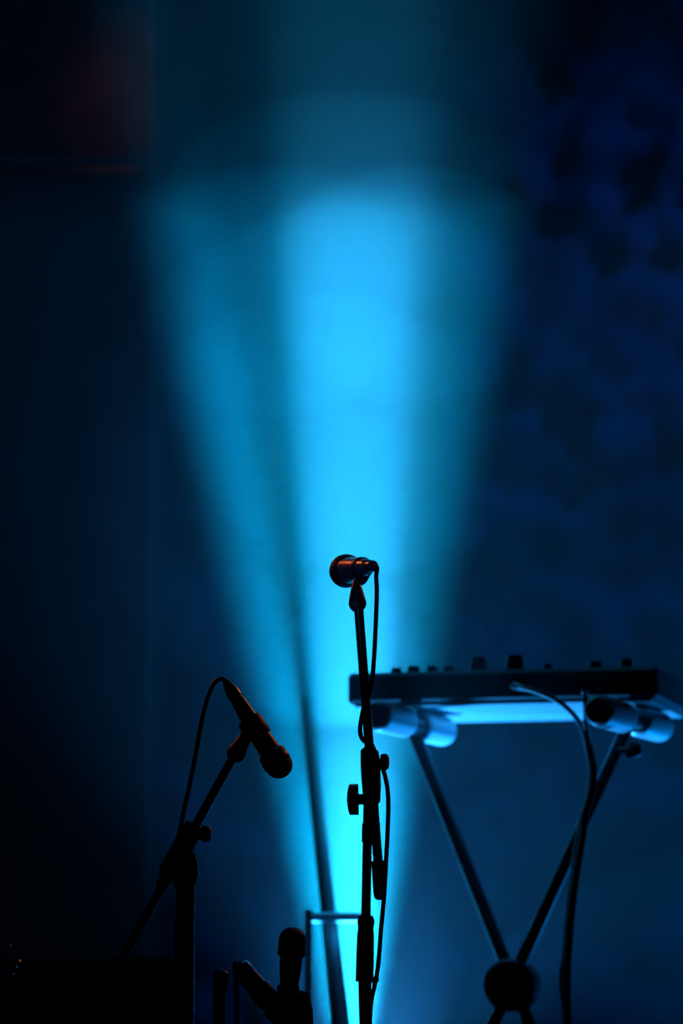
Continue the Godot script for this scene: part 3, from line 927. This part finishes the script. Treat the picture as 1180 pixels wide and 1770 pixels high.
# ==================================================================== amplifier with pilot lights
func build_amp() -> void:
	var c := Vector3(-0.455, 0, -0.55)
	var t := thing("amplifier", c, "black amplifier box in the dark lower left corner, with tiny coloured lights", "amplifier")
	var st := begin()
	cbox(st, c + Vector3(0, 0.268, 0), Vector3(0.2, 0.248, 0.13), Basis.IDENTITY, 0.012)
	put("cabinet", st, "black_rubber", t)
	for sx in [-1.0, 1.0]:
		for sz in [-1.0, 1.0]:
			st = begin()
			lathe(st, c + Vector3(sx * 0.16, 0, sz * 0.09), Vector3.UP, [Vector2(0, 0), Vector2(0, 0.016), Vector2(0.022, 0.02), Vector2(0.022, 0)], 16)
			put("foot", st, "black_rubber", t)
	st = begin()
	cbox(st, c + Vector3(0, 0.445, 0.131), Vector3(0.185, 0.05, 0.004), Basis.IDENTITY, 0.0015)
	var panel := put("control_panel", st, "black_plastic", t)
	for k in [[12.3, 1634.0, "led_amber"], [29.0, 1660.5, "led_orange"], [23.4, 1671.0, "led_blue"], [18.0, 1683.5, "led_blue"]]:
		st = begin()
		var dx: float = (k[0] - 590.0) * 0.0009
		var dy: float = Vector3(-0.5371, 0.564, -0.415).y - (k[1] - 1600.0) * 0.0009
		lathe(st, Vector3(dx, dy, -0.4165), Vector3.BACK, [Vector2(0, 0.0011), Vector2(0.001, 0.0011), Vector2(0.002, 0.0007), Vector2(0.0022, 0)], 12)
		put("led_light", st, k[2], panel)
	for k in 4:
		st = begin()
		lathe(st, c + Vector3(-0.0 + 0.045 * k, 0.44, 0.134), Vector3.BACK, [Vector2(0, 0.014), Vector2(0.012, 0.012), Vector2(0.014, 0.01), Vector2(0.014, 0)], 20)
		put("knob", st, "black_plastic", panel)


# ==================================================================== haze
func haze_bank(called: String, at: Vector3, size: Vector3, density: float, box: bool, label: String) -> void:
	var f := FogVolume.new()
	f.name = numbered(called)
	f.shape = RenderingServer.FOG_VOLUME_SHAPE_BOX if box else RenderingServer.FOG_VOLUME_SHAPE_ELLIPSOID
	f.size = size
	f.position = at
	var m := FogMaterial.new()
	m.albedo = Color(0.95, 0.95, 0.95)
	m.density = density
	f.material = m
	f.set_meta("kind", "stuff")
	f.set_meta("label", label)
	f.set_meta("category", "haze")
	add_child(f, true)


func build_haze() -> void:
	haze_bank("haze", Vector3(0, 0.97, -1.27), Vector3(5.6, 1.9, 0.95), 0.026, true, "even stage haze filling the air round the beam")
	haze_bank("haze", Vector3(0, 3.02, -1.27), Vector3(5.6, 2.18, 0.95), 0.0055, true, "thinner haze high above the stage")
	# thicker smoke in the beam, the low ones added to brighten its foot: x, y, z, width, height, depth, density
	for k in [[0.03, 1.42, -1.19, 1.0, 0.96, 0.66, 0.013], [-0.04, 1.34, -1.23, 0.8, 0.8, 0.6, 0.011], [0.06, 1.56, -1.13, 0.76, 0.7, 0.62, 0.01], [0.13, 1.76, -1.25, 0.56, 0.44, 0.5, 0.01], [-0.13, 1.72, -1.11, 0.56, 0.46, 0.5, 0.01], [0.02, 1.9, -1.17, 0.7, 0.4, 0.5, 0.007], [0.03, 2.0, -1.22, 0.9, 0.5, 0.4, 0.0012], [0.06, 2.16, -1.2, 0.7, 0.8, 0.5, 0.001], [0.02, 0.5, -1.22, 0.4, 1.5, 0.26, 0.011], [0.02, 0.45, -1.22, 0.34, 0.96, 0.2, 0.017]]:
		haze_bank("haze", Vector3(k[0], k[1], k[2]), Vector3(k[3], k[4], k[5]), k[6], false, "drift of thicker smoke hanging high in the blue beam" if k[1] > 1.0 else "added smoke low round the lamp that brightens the foot of the beam")
	haze_bank("haze", Vector3(0.85, 0.36, -1.25), Vector3(1.3, 0.8, 0.6), 0.022, false, "low smoke drifting in at the lower right, behind the keyboard stand")
	haze_bank("haze", Vector3(0.0722, 0.9504, -0.7), Vector3(0.44, 0.36, 0.26), 0.09, false, "added haze standing in for lens glare over the left end of the synthesizer")  # added haze in place of lens glare, no smoke hangs here
